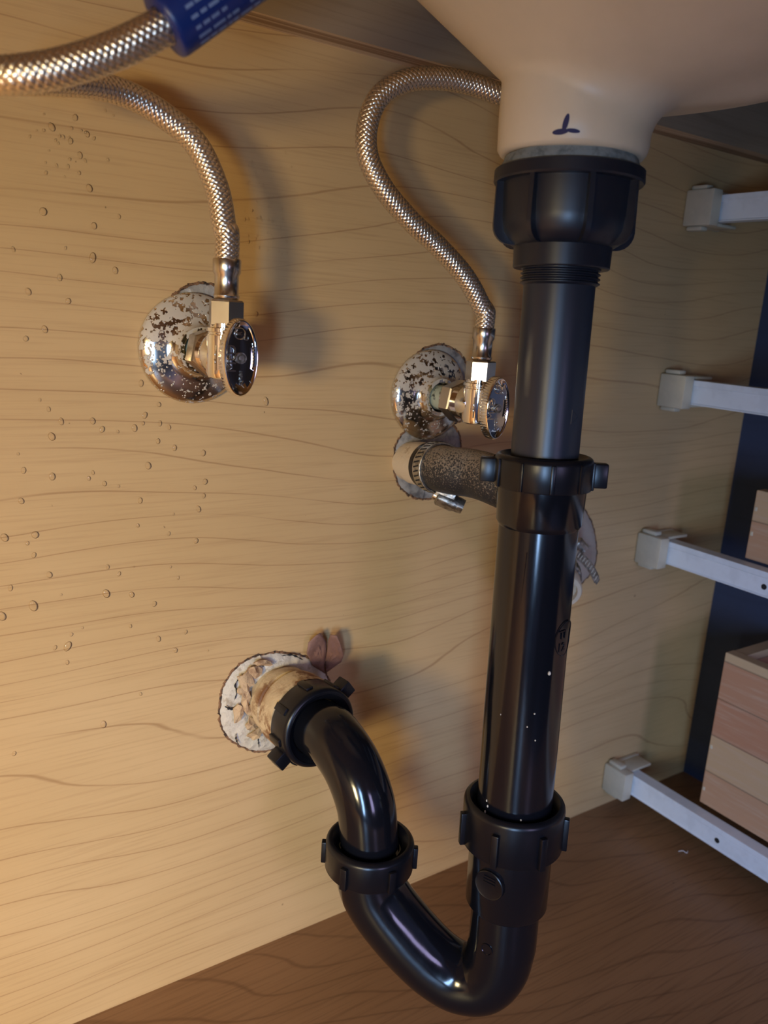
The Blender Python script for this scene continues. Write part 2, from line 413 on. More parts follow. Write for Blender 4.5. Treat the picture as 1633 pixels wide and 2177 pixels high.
# ------------------------------------------------------------------ drain tailpiece (grey)
def fins(bm, O, A, n, r0, r1, h0, h1, w, phase, ref=Vector((-1, 0, 0)), bev=0.0006, roundtop=None):
    U, V, A = frame(A, ref)
    for i in range(n):
        t = phase+2*PI*i/n; D = U*math.cos(t)+V*math.sin(t); W = A.cross(D)
        box(bm, O+D*(r0+r1)/2+A*(h0+h1)/2, D*((r1-r0)/2), W*(w/2), A*((h1-h0)/2), bev)
def tailpiece():
    root = thing('drain_tailpiece', 'dark slate grey plastic sink drain with a big ribbed nut and straight tube', 'pipe', ax(.36))
    zt = .4957
    def P(z): return ax(z)
    O = ax(.44)
    bm = lathe(bmesh.new(), P(.4911), AX, [(0, .024), (0, .0300), (.0016, .0302), (.0030, .0295), (.0046, .0290), (.006, .024)], 96,
               rfun=lambda t, h: 1+.010*math.sin(5*t+1)+.006*math.sin(11*t))
    obj('putty_gasket', bm, M['putty'], root)
    # big nut
    L = .4911-.4588
    prof = [(L, .019), (L, .0318), (L-.0006, .0326), (L-.0052, .0328), (L-.0060, .0322), (L-.0062, .0293), (.012, .0288), (.0055, .0278), (.0018, .0250), (0, .0222), (0, .017)]
    bm = lathe(bmesh.new(), P(.4588), AX, prof, 128)
    U, V, A = frame(AX, Vector((-1, 0, 0)))
    O = P(.4588)
    for i in range(8):                                          # fins with a rounded lower outer corner
        t = 2*PI*i/8 + PI*0.095; D = U*math.cos(t)+V*math.sin(t); W = A.cross(D)*.0011
        pts = [(.022, L-.006), (.0322, L-.006), (.0325, .008)]
        for k in range(1, 7):
            q = PI/2*k/6; pts.append((.0245+.008*math.cos(q), .008-.008*math.sin(q)))
        pts.append((.022, .0))
        a = [bm.verts.new(O+D*r+A*h+W) for r, h in pts]; b = [bm.verts.new(O+D*r+A*h-W) for r, h in pts]
        bm.faces.new(a); bm.faces.new(b[::-1])
        for k in range(len(pts)):
            j = (k+1) % len(pts); bm.faces.new((a[k], b[k], b[j], a[j]))
    obj('locking_nut', bm, M['grey_nut'], root, 35)
    bm = lathe(bmesh.new(), P(.4495), AX, [(0, .017), (0, .0210), (.0005, .0215), (.0095, .0218), (.0095, .017)], 96)
    obj('collar', bm, M['grey_nut'], root)
    prof = [(-.0075, .0155)]
    for k in range(4):
        z = -.0070+k*.0020; prof += [(z, .0168), (z+.0006, .0178), (z+.0010, .0178), (z+.0016, .0168)]
    prof += [(.003, .0168), (.003, .015)]
    obj('thread', lathe(bmesh.new(), P(.4495), AX, prof, 96), M['grey_nut'], root, 25)
    bm = lathe(bmesh.new(), P(.335), AX, [(0, .014), (0, .0158), (.1125, .0161), (.1125, .014)], 96)
    tb = obj('tailpiece_tube', bm, M['grey_pvc'], root)
    # faint raised triangle mark
    bm = bmesh.new(); c0 = ax(.3855)
    d = Vector((CAM.x-c0.x, CAM.y-c0.y, 0)).normalized(); sd = Vector((-d.y, d.x, 0))
    def on(u, v, w=0): t = u/.0160; return c0+(d*math.cos(t)+sd*math.sin(t))*(.0160+w)+Vector((0, 0, v))
    tri = [(.0115, .0030), (.0115, -.0034), (.0160, -.0002)]
    for i in range(3):
        a, b = tri[i], tri[(i+1) % 3]; m_ = ((a[0]+b[0])/2, (a[1]+b[1])/2)
        sweep(bm, [on(*a), on(*m_), on(*b)], .0002, 6)
    obj('recycling_mark', bm, M['grey_pvc'], tb)
tailpiece()

def cyl_map(c0, rad, side=0.0):
    d = Vector((CAM.x-c0.x, CAM.y-c0.y, 0)).normalized(); sd = Vector((-d.y, d.x, 0))
    return lambda u, v, w=0: c0+(d*math.cos(u/rad)+sd*math.sin(u/rad))*(rad+w)+Vector((0, 0, v))

# ------------------------------------------------------------------ slip nuts
def slip_nut_mesh(O, A, r, h, rin, nribs=0, ribw=.0022, ribp=.0018, phase=0.0, top_round=.003, ribh=None, ref=Vector((-1, 0, 0)), cup=.004):
    """O at the lower rim of the nut, A pointing to the end where the tube enters"""
    prof = [(0, rin), (0, r*.985), (.0006, r), (h-top_round, r)]
    for k in range(1, 6):
        q = PI/2*k/5; prof.append((h-top_round+top_round*math.sin(q), r-top_round*(1-math.cos(q))))
    prof += [(h, rin+cup), (h-.0015, rin+cup*.55), (h-.0035, rin)]
    bm = lathe(bmesh.new(), O, A, prof, 96, ref=ref)
    if nribs:
        fins(bm, O, A, nribs, r-.002, r+ribp, .0002, ribh or h*.78, ribw, phase, ref, bev=.0005)
    return bm
def wing(O, A, ang, r0, r1, h0, h1, w, ref=Vector((-1, 0, 0))):
    U, V, A = frame(A, ref); D = U*math.cos(ang)+V*math.sin(ang); W = A.cross(D)
    return box(bmesh.new(), O+D*(r0+r1)/2+A*(h0+h1)/2, D*((r1-r0)/2), W*(w/2), A*((h1-h0)/2), .0009)

# ------------------------------------------------------------------ black extension tube
def ang_of(O, A, target, ref=Vector((-1, 0, 0))):
    U, V, A = frame(A, ref); d = target-O; return math.atan2(d.dot(V), d.dot(U))
def extension():
    root = thing('extension_tube', 'long glossy black plastic drain tube between the grey tailpiece and the trap', 'pipe', ax(.17))
    bm = lathe(bmesh.new(), ax(.165), AX, [(0, .0160), (0, .0194), (.04, .0193), (.1660, .0191), (.1666, .0195), (.1685, .0205), (.1885, .0212), (.1885, .0155)], 96)
    tube = obj('tube', bm, M['abs'], root, 30)
    O = ax(.3500)
    bm = slip_nut_mesh(O, AX, .0232, .0155, .0163, 10, phase=.35, top_round=.0028, ribh=.0135, ribp=.0009)
    nut = obj('slip_nut', bm, M['nut'], root, 35)
    camang = ang_of(O, AX, CAM)
    for s in (-1, 1):
        obj('wing', wing(O, AX, camang+s*PI/2+.10, .021, .0300, .0010, .0128, .0060), M['nut'], nut)
    # raised moulding marks on the tube
    mp = cyl_map(ax(.2795), .0193)
    bm = bmesh.new(); ring = []
    for i in range(41):
        t = 2*PI*i/40; ring.append(mp(.0215+.0078*math.cos(t), .0088*math.sin(t)+0.0, .0001))
    sweep(bm, ring, .00028, 6, caps=False)
    def mk(dx, dy):
        return lambda x, y, z: mp(.0215+dx-y*1.0, dy+x, .0001+z)
    put_text(bm, 'TI', .0062, lambda x, y, z: mp(.0186+x, .0022+y, .00015+z))
    put_text(bm, '12', .0062, lambda x, y, z: mp(.0186+x, -.0042+y, .00015+z))
    tag(obj('embossed_mark', bm, M['abs'], tube), 'embossed ring with characters')
    bm = bmesh.new(); mp = cyl_map(ax(.31), .0193)
    sweep(bm, [mp(-.0045, .012, .0), mp(-.0052, -.06, .0), mp(-.0058, -.14, 0)], .00022, 6)
    obj('mould_seam', bm, M['abs'], tube)
    # dried flecks stuck on the tube
    bm = bmesh.new()
    for (z, u, s) in ((.2635, .0120, .0016), (.243, .0062, .0008), (.236, .0032, .0007), (.229, .0078, .0007), (.186, .0042, .0009), (.1875, -.0140, .0010), (.1835, -.0155, .0011), (.239, -.0105, .0005), (.190, -.0150, .0008)):
        mp = cyl_map(ax(z), .0193); r = bmesh.ops.create_icosphere(bm, subdivisions=1, radius=s*.6)
        bmesh.ops.transform(bm, matrix=Matrix.Translation(mp(u, 0, 0))@Matrix.Diagonal((1, 1, 1.1+random.random()*.6, 1)), verts=r['verts'])
    f = obj('dried_flecks', bm, M['plaster'], tube); f['kind'] = 'stuff'
extension()

# ------------------------------------------------------------------ trap
R0 = Vector((.2255, -.1, .1))                      # riser axis
def trap():
    E = ax(.09); zb = .0885
    root = thing('p_trap', 'glossy black plastic U-shaped trap bend just above the cabinet floor', 'pipe', (E.x, E.y, .033))
    a = ax(zb); b = Vector((R0.x, R0.y, zb)); c = (a+b)/2; h = (b-a)/2; rr = h.length*1.0
    path = [ax(.166-.0775*i/20) for i in range(20)]
    lo = ax(.1); hb = Vector((R0.x-lo.x, R0.y-lo.y, 0))
    tz = [(0, .100), (.03, .0845), (.12, .0732), (.28, .0700), (.44, .0740), (.60, .0825), (.76, .0935), (.88, .1035), (.96, .1130), (1, .1250), (1, .136)]
    path = [p for p in path if p.z > .104]
    path += spline([Vector((lo.x, lo.y, z))+hb*t for t, z in tz], .0012)
    bm = sweep(bmesh.new(), path, lambda t: .0181+.0006*min(1, max(0, (t-.45)/.2)), 64)
    bend = obj('bend', bm, M['abs'], root)
    bm = lathe(bmesh.new(), ax(.1255), AX, [(-.0012, .0178), (0, .0208), (.001, .0215), (.046, .0217), (.046, .018)], 96)
    sock = obj('socket', bm, M['abs'], root)
    bm = lathe(bmesh.new(), Vector((R0.x, R0.y, .122)), Vector((0, 0, 1)), [(-.001, .0178), (0, .0188), (.016, .0192), (.016, .0165)], 96)
    obj('socket', bm, M['abs'], root)
    # entry nut
    O = ax(.1615); ca = ang_of(O, AX, CAM)
    bm = slip_nut_mesh(O, AX, .0262, .0245, .0198, 7, phase=ca-.28, ribw=.0036, ribp=.0024, ribh=.0180, cup=.0035)
    obj('slip_nut', bm, M['nut'], root, 35)
    # riser nut
    O = Vector((R0.x, R0.y, .1265)); Z = Vector((0, 0, 1)); ca = ang_of(O, Z, CAM)
    bm = slip_nut_mesh(O, Z, .0246, .0170, .0175, 6, phase=ca-.52, ribw=.0040, ribp=.0022, ribh=.0130, cup=.0035)
    obj('slip_nut', bm, M['nut'], root, 35)
    # round moulded badge
    c0 = ax(.1475); d = Vector((CAM.x-c0.x, CAM.y-c0.y, 0)).normalized(); s = Vector((-d.y, d.x, 0))
    D = (d*math.cos(-.40)+s*math.sin(-.40)).normalized()
    bm = lathe(bmesh.new(), c0+D*.0185, D, [(0, .0081), (.0040, .0080), (.0043, .0076), (.0040, .0070), (.0040, 0)], 48)
    bd = obj('moulded_badge', bm, M['nut'], sock)
    U, V, _ = frame(D)
    bm = bmesh.new()
    for k in range(-1, 2): box(bm, c0+D*.02265+U*(.003+k*.0016)+V*.0, V*.0032, U*.00035, D*.0002)
    obj('raised_bars', bm, M['nut'], sock)
    c0 = ax(.107); D = (d*math.cos(-.42)+s*math.sin(-.42)).normalized()
    bm = lathe(bmesh.new(), c0+D*.0176, D, [(0, .0034), (.0009, .0033), (.0009, .0029), (.0005, .0026), (.0005, 0)], 32)
    obj('gate_mark', bm, M['abs'], bend)
trap()

# ------------------------------------------------------------------ trap arm and wall stub
HOLE = at(584, 1478, 0)
NC = at(676, 1545, -.050)
def arm():
    AXW = Vector((NC.x-HOLE.x, -.050, NC.z-HOLE.z)).normalized(); 
    root = thing('trap_arm', 'black plastic elbow running from the lower wall outlet down to the U-bend', 'pipe', (R0.x, R0.y, .12))
    top = NC + AXW*.004
    path = [NC-AXW*.004, top]
    c1 = NC+AXW*.016
    P = [NC-AXW*.006, NC+AXW*.006, c1, Vector((.2215, -.083, .1800)), Vector((.2235, -.0955, .164)), Vector((.2245, -.0995, .146)), Vector((R0.x, R0.y, .1385))]
    bm = sweep(bmesh.new(), spline(P, .0015), lambda t: .0168-.0008*t, 64)
    el = obj('elbow', bm, M['abs'], root)
    ref = Vector((-1, 0, 0))
    O = NC-AXW*.013
    bm = slip_nut_mesh(O, AXW, .0244, .0165, .0172, 8, phase=.2, ribw=.0045, ribp=.0012, ribh=.011, cup=.005, top_round=.0032)
    nut = obj('slip_nut', bm, M['nut'], root, 35)
    U, V, _ = frame(AXW, ref)
    # wings point up-right and down-left as seen
    a = ang_of(O, AXW, O+Vector((.66, 0, .50)))
    for s in (0, PI):
        obj('wing', wing(O, AXW, a+s, .0230, .0315, .0015, .0115, .0090), M['nut'], nut)
    # stub pipe
    st = thing('painted_stub_pipe', 'cream painted drain stub with rusty stains coming out of the lower wall hole', 'pipe', HOLE)
    bm = lathe(bmesh.new(), HOLE+Vector((0, .006, 0)), AXW, [(0, .018), (0, .0198), (.014, .0200), (.0148, .0216), (.022, .0218), (.0225, .0206), (.0265, .0206), (.0275, .0238), (.042, .0240), (.0425, .018)], 96,
               rfun=lambda t, h: 1+.006*math.sin(7*t+h*300))
    obj('pipe', bm, M['stub_paint'], st)
    bm = lathe(bmesh.new(), HOLE+AXW*.0375, AXW, [(0, .018), (0, .0236), (.001, .0242), (.003, .0242), (.0035, .0236), (.0035, .018)], 96)
    tag(obj('pipe_rim', bm, M['paint'], st), 'pale cream rim')
arm()

# ------------------------------------------------------------------ filler patches, torn hole edges
def outline(pts, n=140, jit=.0004):
    P = [at(x, y, 0) for x, y in pts]; P = spline(P+[P[0]], .002)[:-1]
    out = []
    for i in range(n):
        p = P[int(i*len(P)/n)]; out.append(Vector((p.x+random.uniform(-jit, jit), 0, p.z+random.uniform(-jit, jit))))
    return out
def patch(name, label, cat, pts, mat, H=.0016, hollow=None, rough=.0005, rim=True):
    from mathutils import noise as mn
    O = outline(pts); c = sum(O, Vector())/len(O)
    root = thing(name, label, cat, c)
    bm = bmesh.new(); rings = []
    K = 16
    for k in range(K+1):
        t = 1-k/K
        ring = []
        for p in O:
            q = c+(p-c)*t
            h = H*(1-t**6)+rough*(mn.noise(q*260)+.6*mn.noise(q*700)) + .0002
            if hollow: h -= hollow[1]*max(0.0, 1-(t/hollow[0])**4)
            ring.append(bm.verts.new((q.x, -max(h, .00005) if k else 0.0, q.z)))
        rings.append(ring)
    for a, b in zip(rings[:-1], rings[1:]):
        for i in range(len(O)):
            j = (i+1) % len(O); bm.faces.new((a[i], a[j], b[j], b[i]))
    bmesh.ops.contextual_create(bm, geom=rings[-1])
    obj('filler', bm, mat, root, 60)
    if rim:
        bm = bmesh.new(); n = len(O); A = []; B = []; C_ = []
        for p in O:
            d = (p-c).normalized(); w = random.uniform(.0003, .0013)
            A.append(bm.verts.new(p+d*w)); B.append(bm.verts.new(p+d*w*.4+Vector((0, -random.uniform(.0003, .0009), 0)))); C_.append(bm.verts.new(p-d*.0006+Vector((0, -.0003, 0))))
        for i in range(n):
            j = (i+1) % n; bm.faces.new((A[i], A[j], B[j], B[i])); bm.faces.new((B[i], B[j], C_[j], C_[i]))
        tag(obj('torn_veneer_edge', bm, M['rim'], root), 'splintered brown veneer edge')
    return root
bp = patch('filler_patch', 'cracked white filler ring around the lower drain stub', 'filler',
      [(466, 1515), (474, 1462), (503, 1418), (552, 1392), (606, 1388), (655, 1398), (692, 1432), (704, 1485), (680, 1535), (640, 1570), (596, 1588), (545, 1597), (500, 1580), (473, 1550)], M['plaster'], .0035, (.62, .003), .0009)
# crumbling flakes around the stub
for (x, y, w, h, r) in ((522, 1450, 16, 26, .5), (543, 1428, 20, 13, -.4), (508, 1518, 12, 24, -.2), (545, 1560, 20, 12, .3), (522, 1485, 10, 28, .15), (535, 1540, 18, 14, -.4), (530, 1508, 12, 14, .9), (560, 1410, 24, 8, -.3), (512, 1470, 8, 14, .7)):
    c = at(x, y, -.006); s = .507/F_PX
    bm = bmesh.new(); n = 9; a = []; b = []
    for i in range(n):
        t = 2*PI*i/n; k = random.uniform(.7, 1.2); u, v = w*s*k*math.cos(t), h*s*k*math.sin(t)
        p = c+Vector((u*math.cos(r)-v*math.sin(r), random.uniform(-.0018, .0012), u*math.sin(r)+v*math.cos(r)))
        a.append(bm.verts.new(p)); b.append(bm.verts.new(p+Vector((0, .0008, 0))))
    ce = bm.verts.new(c+Vector((0, -.0015, 0))); cb = bm.verts.new(c)
    for i in range(n):
        j = (i+1) % n; bm.faces.new((a[i], a[j], ce)); bm.faces.new((b[j], b[i], cb)); bm.faces.new((a[i], b[i], b[j], a[j]))
    obj('filler_flake', bm, M['flake'], bp, 0)
bm = bmesh.new()
for pts in ([(527, 1490), (524, 1502), (530, 1514), (527, 1524)], [(500, 1560), (503, 1572), (507, 1585)], [(548, 1566), (551, 1578), (549, 1590)], [(478, 1500), (492, 1508), (503, 1502)],
            [(508, 1440), (500, 1455), (504, 1470), (499, 1490)], [(600, 1396), (622, 1394), (645, 1402)], [(538, 1420), (552, 1412), (562, 1415)], [(528, 1560), (540, 1566), (552, 1562)]):
    k = random.uniform(.0003, .0008)
    sweep(bm, spline([at(x+random.uniform(-2, 2), y+random.uniform(-2, 2), -.0036) for x, y in pts], .0006), lambda t: k*(.35+math.sin(PI*t))*(.8+.4*math.sin(t*23)), 6)
tag(obj('dark_crack', bm, M['dark'], bp, 60), 'dark cracks and gaps in the filler')

patch('caulk_patch', 'grey caulk crescent above the left chrome wall flange', 'caulk',
      [(345, 660), (375, 622), (415, 604), (455, 606), (492, 625), (512, 662), (515, 710), (495, 770), (470, 820), (430, 842), (380, 825), (340, 775), (335, 715)], M['grey_filler'], .0010)
patch('caulk_patch', 'silvery grey caulk filling the hole behind the right chrome wall flange', 'caulk',
      [(862, 800), (880, 758), (915, 735), (950, 735), (980, 755), (998, 795), (1003, 840), (990, 885), (965, 900), (930, 905), (890, 900), (866, 860)], M['grey_filler'], .0014)
patch('caulk_patch', 'dark glossy grey caulk filling the hole around the clamped rubber pipe', 'caulk',
      [(836, 985), (842, 945), (862, 915), (900, 898), (940, 896), (970, 912), (980, 950), (975, 1000), (955, 1045), (915, 1060), (875, 1055), (847, 1030)], M['grey_filler'], .0012, (.6, .0010))
patch('wall_patch', 'pale painted round patch half hidden behind the long black tube', 'filler',
      [(1072, 1160), (1082, 1110), (1110, 1070), (1150, 1048), (1200, 1052), (1240, 1080), (1262, 1125), (1268, 1180), (1258, 1215), (1225, 1250), (1180, 1270), (1130, 1262), (1090, 1225)],
      simple('grey_beige_paint', (0.40, 0.33, 0.26), 0.5, nscale=150, ncol=(0.2, 0.15, 0.11), lo=.6, hi=.7, bmp=.3), .0018)

# torn scrap with two lobes
def scrap():
    root = thing('paper_scrap', 'torn brown two-lobed paper scrap sticking up beside the lower drain stub', 'paper', at(690, 1432, -.001))
    L = [(690, 1432, .001), (664, 1414, .003), (650, 1388, .005), (655, 1366, .007), (671, 1349, .009), (680, 1347, .009), (692, 1362, .006), (694, 1385, .003), (691, 1410, .0015)]
    Rr = [(691, 1432, .001), (692, 1410, .0015), (695, 1385, .003), (698, 1360, .008), (704, 1348, .011), (716, 1350, .013), (725, 1370, .013), (730, 1395, .010), (725, 1408, .007), (706, 1420, .004)]
    for P in (L, Rr):
        bm = bmesh.new(); fr = [at(x, y, -d) for x, y, d in P]
        cx = sum(p[0] for p in P)/len(P); cy_ = sum(p[1] for p in P)/len(P); cd_ = sum(p[2] for p in P)/len(P)
        ce = at(cx, cy_, -cd_+.0005)
        K = 5; rings = []
        for k in range(K):
            t = 1-k/K
            rings.append([bm.verts.new(ce+(p-ce)*t+Vector((random.uniform(-1, 1), random.uniform(-1, 1), random.uniform(-1, 1)))*.0005) for p in fr])
        cv = bm.verts.new(ce)
        for a, b in zip(rings, rings[1:]):
            for i in range(len(fr)):
                j = (i+1) % len(fr); bm.faces.new((a[i], a[j], b[j], b[i]))
        for i in range(len(fr)): bm.faces.new((rings[-1][i], rings[-1][(i+1) % len(fr)], cv))
        o = obj('paper_lobe', bm, M['paper'], root, 18)
        md = o.modifiers.new('thick', 'SOLIDIFY'); md.thickness = .0004
scrap()

# ------------------------------------------------------------------ shut-off valves with flanges
def hexa(bm, O, A, r, h0, h1, ref=Vector((-1, 0, 0)), hole=0, phase=0.0, ch=.0008):
    U, V, A = frame(A, ref)
    def ring(h, rr): return [bm.verts.new(O+A*h+U*(rr*math.cos(phase+PI/3*i))+V*(rr*math.sin(phase+PI/3*i))) for i in range(6)]
    R_ = [ring(h0, r-ch), ring(h0+ch, r), ring(h1-ch, r), ring(h1, r-ch)]
    bm.faces.new(R_[0][::-1]); bm.faces.new(R_[-1])
    for a, b in zip(R_, R_[1:]):
        for i in range(6): bm.faces.new((a[i], a[(i+1) % 6], b[(i+1) % 6], b[i]))
OUT = Vector((0, -1, 0)); UP = Vector((0, 0, 1))
def valve(P, side, yb, face_tilt=0.0):
    """P: point on the wall; yb: distance of the outlet barrel from the wall"""
    lab = {'left': ('round spattered chrome wall flange behind the left shut-off valve', 'chrome angle shut-off valve with oval handle at the left, under the blue-tagged hose'),
           'right': ('round spattered chrome wall flange behind the right shut-off valve', 'chrome angle shut-off valve with oval handle partly hidden by the grey tube')}[side]
    fl = thing('wall_flange', lab[0], 'flange', P)
    prof = [(.0008, .0286), (.0030, .0287), (.0040, .0280), (.0058, .0255), (.0078, .0205), (.0086, .0170), (.0100, .0138), (.0130, .0122), (.0150, .0118), (.0150, .0095), (.0020, .0095)]
    obj('flange_dome', lathe(bmesh.new(), P, OUT, prof, 96), M['flange'], fl, 50)
    root = thing('angle_stop_valve', lab[1], 'valve', P+OUT*.02)
    obj('supply_stub', lathe(bmesh.new(), P, OUT, [(.004, 0), (.004, .0078), (.030, .0078), (.030, 0)], 48), M['green_pipe'], root)
    bm = bmesh.new(); hexa(bm, P, OUT, .0128, yb-.0235, yb-.0140, phase=.35)
    lathe(bm, P, OUT, [(yb-.0235, .0078), (yb-.0250, .0100), (yb-.0230, .0105)], 48)
    obj('compression_nut', bm, M['nickel'], root, 25)
    bm = bmesh.new()
    prof = [(yb-.0150, .004), (yb-.0150, .0098)]
    for k in range(4): z = yb-.0145+k*.0012; prof += [(z, .0098), (z+.0006, .0104)]
    prof += [(yb-.0095, .0096), (yb-.0085, .0106), (yb-.004, .0108), (yb, .0095), (yb+.004, .0)]
    lathe(bm, P, OUT, prof, 64)
    B = P+OUT*yb
    lathe(bm, B, UP, [(-.0112, 0), (-.0112, .0070), (-.0105, .0086), (-.0085, .0093), (.0095, .0093), (.0100, .0086), (.0108, .0086), (.0112, .0094), (.0128, .0094), (.0132, .0080), (.0150, .0080), (.0150, 0)], 64)
    lathe(bm, P, OUT, [(yb, .0055), (yb+.0130, .0052), (yb+.0130, .0)], 32)
    body = obj('valve_body', bm, M['chrome'], root, 35)
    bm = bmesh.new()
    put_text(bm, '21', .0062, lambda x, y, z: B+Vector((-.0060, 0, 0)).normalized()*0+Vector((-.0078-z*.6, -.0045-y*.5-.0, -.001+x)))
    box(bm, B+Vector((-.0075, -.0058, -.001)), Vector((.0002, 0, 0)), Vector((0, .0004, 0)), Vector((0, 0, .006)))
    obj('cast_number', bm, M['nickel'], body)
    # oval handle
    h0 = yb+.0115; a, b = .0090, .0180
    bm = bmesh.new(); n = 180
    def oval(h, k, rid=0.0):
        out = []
        for i in range(n):
            t = 2*PI*i/n; q = 1+(rid if i % 3 == 0 else 0)
            ca, sa = math.cos(t), math.sin(t)
            out.append(bm.verts.new(P+OUT*h+Vector(((a*k)*ca*q, 0, (b-a+a*k if k < 1 else b*k)*sa*q if False else b*(1-(1-k)*.55)*sa*q))))
        return out
    rr = [oval(h0, .80), oval(h0+.0004, .93), oval(h0+.0010, .985, .018), oval(h0+.0062, .985, .018), oval(h0+.0069, .97), oval(h0+.0073, .93), oval(h0+.0072, .85), oval(h0+.0066, .78), oval(h0+.0064, .45), oval(h0+.0063, .12)]
    bm.faces.new(rr[0][::-1]); bm.faces.new(rr[-1])
    for p, q in zip(rr, rr[1:]):
        for i in range(n): bm.faces.new((p[i], p[(i+1) % n], q[(i+1) % n], q[i]))
    hd = obj('oval_handle', bm, M['chrome'], root, 40)
    F = P+OUT*(h0+.0066)
    bm = lathe(bmesh.new(), F, OUT, [(0, .0026), (.0008, .0026), (.0008, .0020), (.0003, .0018), (.0003, .0)], 32)
    lathe(bm, F, OUT, [(.0003, .0017), (.0012, .0015), (.0014, 0)], 24)
    tag(obj('screw', bm, M['steel'], hd), 'small cross-head screw')
    bm = bmesh.new()
    def T_(cx, cz): return lambda x, y, z: F+Vector((cx-y, -.0001-abs(z)*1.0-.0002*(z > 0), cz+x))
    put_text(bm, 'McD', .0066, T_(-.0047, -.0002), .00035)
    put_text(bm, 'R', .0030, T_(-.0008, .0112), .0003); put_text(bm, 'C', .0030, T_(.0026, .0090), .0003)
    put_text(bm, '1/4 TURN', .0015, T_(.0004, -.0092), .0003)
    ring = [F+Vector((-.0006+.0026*math.cos(t*PI/12), -.0003, .0112+.0026*math.sin(t*PI/12))) for t in range(25)]
    sweep(bm, ring, .00016, 5, caps=False)
    for s in (-1, 1):
        q = [F+Vector((.0030+s*.0017, -.0003, -.0105)), F+Vector((.0030+s*.0026, -.0003, -.0122)), F+Vector((.0030+s*.0012, -.0003, -.0136))]
        sweep(bm, q, .00018, 5)
    for k in range(9):
        t = -.45+k*.11
        box(bm, F+Vector((.0066*math.cos(t), -.0002, .0135*math.sin(t)+.001)), Vector((.0005, 0, 0)), Vector((0, .0002, 0)), Vector((0, 0, .00045)))
    tag(obj('raised_lettering', bm, M['nickel'], hd, 30), 'raised chrome letters reading McD')
    return B
PL = at(402, 738, 0); PR = at(913, 838, 0)
PL = Vector((.1588, 0, .4008)); PR = Vector((.3175, 0, .3758))
BL = valve(PL, 'left', .0455)
BR = valve(PR, 'right', .0500)

# ------------------------------------------------------------------ braided hoses
def braid_tube(name, path, r, parent, N=9, P=.0012, amp=.00042):
    pts = spline(path, .0003); arr = np.array([p[:] for p in pts])
    d = np.diff(arr, axis=0); L = np.concatenate([[0], np.cumsum(np.linalg.norm(d, axis=1))])
    m = int(L[-1]/.00022); s = np.linspace(0, L[-1], m); arr = np.stack([np.interp(s, L, arr[:, k]) for k in range(3)], 1)
    T = np.gradient(arr, axis=0); T /= np.linalg.norm(T, axis=1)[:, None]
    U = np.zeros_like(T); u = np.array(frame(Vector(T[0]))[0])
    for i in range(m):
        u = u-T[i]*u.dot(T[i]); u /= np.linalg.norm(u); U[i] = u
    V = np.cross(T, U); K = 108
    uu = np.arange(K)/K
    A = N*uu[None, :]+s[:, None]/P/2; B = N*uu[None, :]-s[:, None]/P/2
    fa, fb = A % 1, B % 1; on = (np.floor(A)+np.floor(B)) % 2 < .5
    top = np.where(on, fa, fb); oth = np.where(on, fb, fa)
    h = (1-np.abs(2*top-1)**2.6)*(.62+.38*(1-(2*oth-1)**2))
    rr = r-amp+amp*h
    ang = 2*PI*uu
    co = arr[:, None, :]+rr[:, :, None]*(U[:, None, :]*np.cos(ang)[None, :, None]+V[:, None, :]*np.sin(ang)[None, :, None])
    co -= np.array(root_loc(parent))
    idx = np.arange(m*K).reshape(m, K); a = idx[:-1]; b = idx[1:]
    q = np.stack([a, np.roll(a, -1, 1), np.roll(b, -1, 1), b], -1).reshape(-1, 4)
    me = bpy.data.meshes.new(name); me.vertices.add(m*K); me.vertices.foreach_set('co', co.reshape(-1))
    me.loops.add(len(q)*4); me.loops.foreach_set('vertex_index', q.reshape(-1).astype(np.int32))
    me.polygons.add(len(q)); me.polygons.foreach_set('loop_start', np.arange(0, len(q)*4, 4, dtype=np.int32))
    me.update(calc_edges=True)
    at_ = me.attributes.new('strand', 'FLOAT', 'POINT'); at_.data.foreach_set('value', h.reshape(-1))
    me.polygons.foreach_set('use_smooth', np.ones(len(q), bool)); me.flip_normals(); me.update()
    me.materials.append(M['braid'])
    o = bpy.data.objects.new(name, me); COL.objects.link(o); o.parent = parent; return o
HR = .0058
def hose(label, B, path):
    root = thing('braided_hose', label, 'hose', B+UP*.015)
    bm = bmesh.new(); hexa(bm, B, UP, .0088, .0136, .0260, phase=.26)
    obj('coupling_nut', bm, M['nickel'], root, 25)
    tp = Vector(path[1])-Vector(path[0])
    bm = lathe(bmesh.new(), B+UP*.0262, UP, [(0, .004), (0, .0055), (.0006, .0060), (.0018, .0062), (.0024, .0057), (.0110, .0057), (.0125, .0066), (.0180, .0067), (.0186, .0064), (.0186, .0052)], 64)
    obj('crimp_ferrule', bm, M['nickel'], root, 45)
    braid_tube('steel_braid', path, HR, root)
    return root
b = BL+UP*.0438
Lp = [b, b+UP*.012, at(477, 480, -.0445), at(461, 400, -.042), at(416, 305, -.038), at(345, 243, -.034), at(275, 203, -.032), at(200, 181, -.036), at(110, 172, -.045),
      at(10, 168, -.060), at(-70, 163, -.082), at(-60, 160, -.108), at(20, 160, -.124), at(120, 146, -.131), at(230, 113, -.135), at(330, 66, -.138), at(400, 22, -.140), at(460, -25, -.142), at(500, -85, -.145), at(520, -170, -.148), at(520, -240, -.148)]
hl = hose('long braided steel hose looping at the upper left with a blue tag', BL, Lp)
b = BR+UP*.0438
Rp = [b, b+UP*.010, at(1026, 655, -.049), at(990, 590, -.047), at(935, 527, -.043), at(872, 468, -.040), at(815, 400, -.037), at(782, 330, -.034), at(782, 262, -.033), at(808, 205, -.034), at(862, 172, -.037), at(930, 166, -.040), at(1000, 178, -.044), at(1065, 200, -.050), at(1130, 205, -.056), at(1200, 170, -.058)]
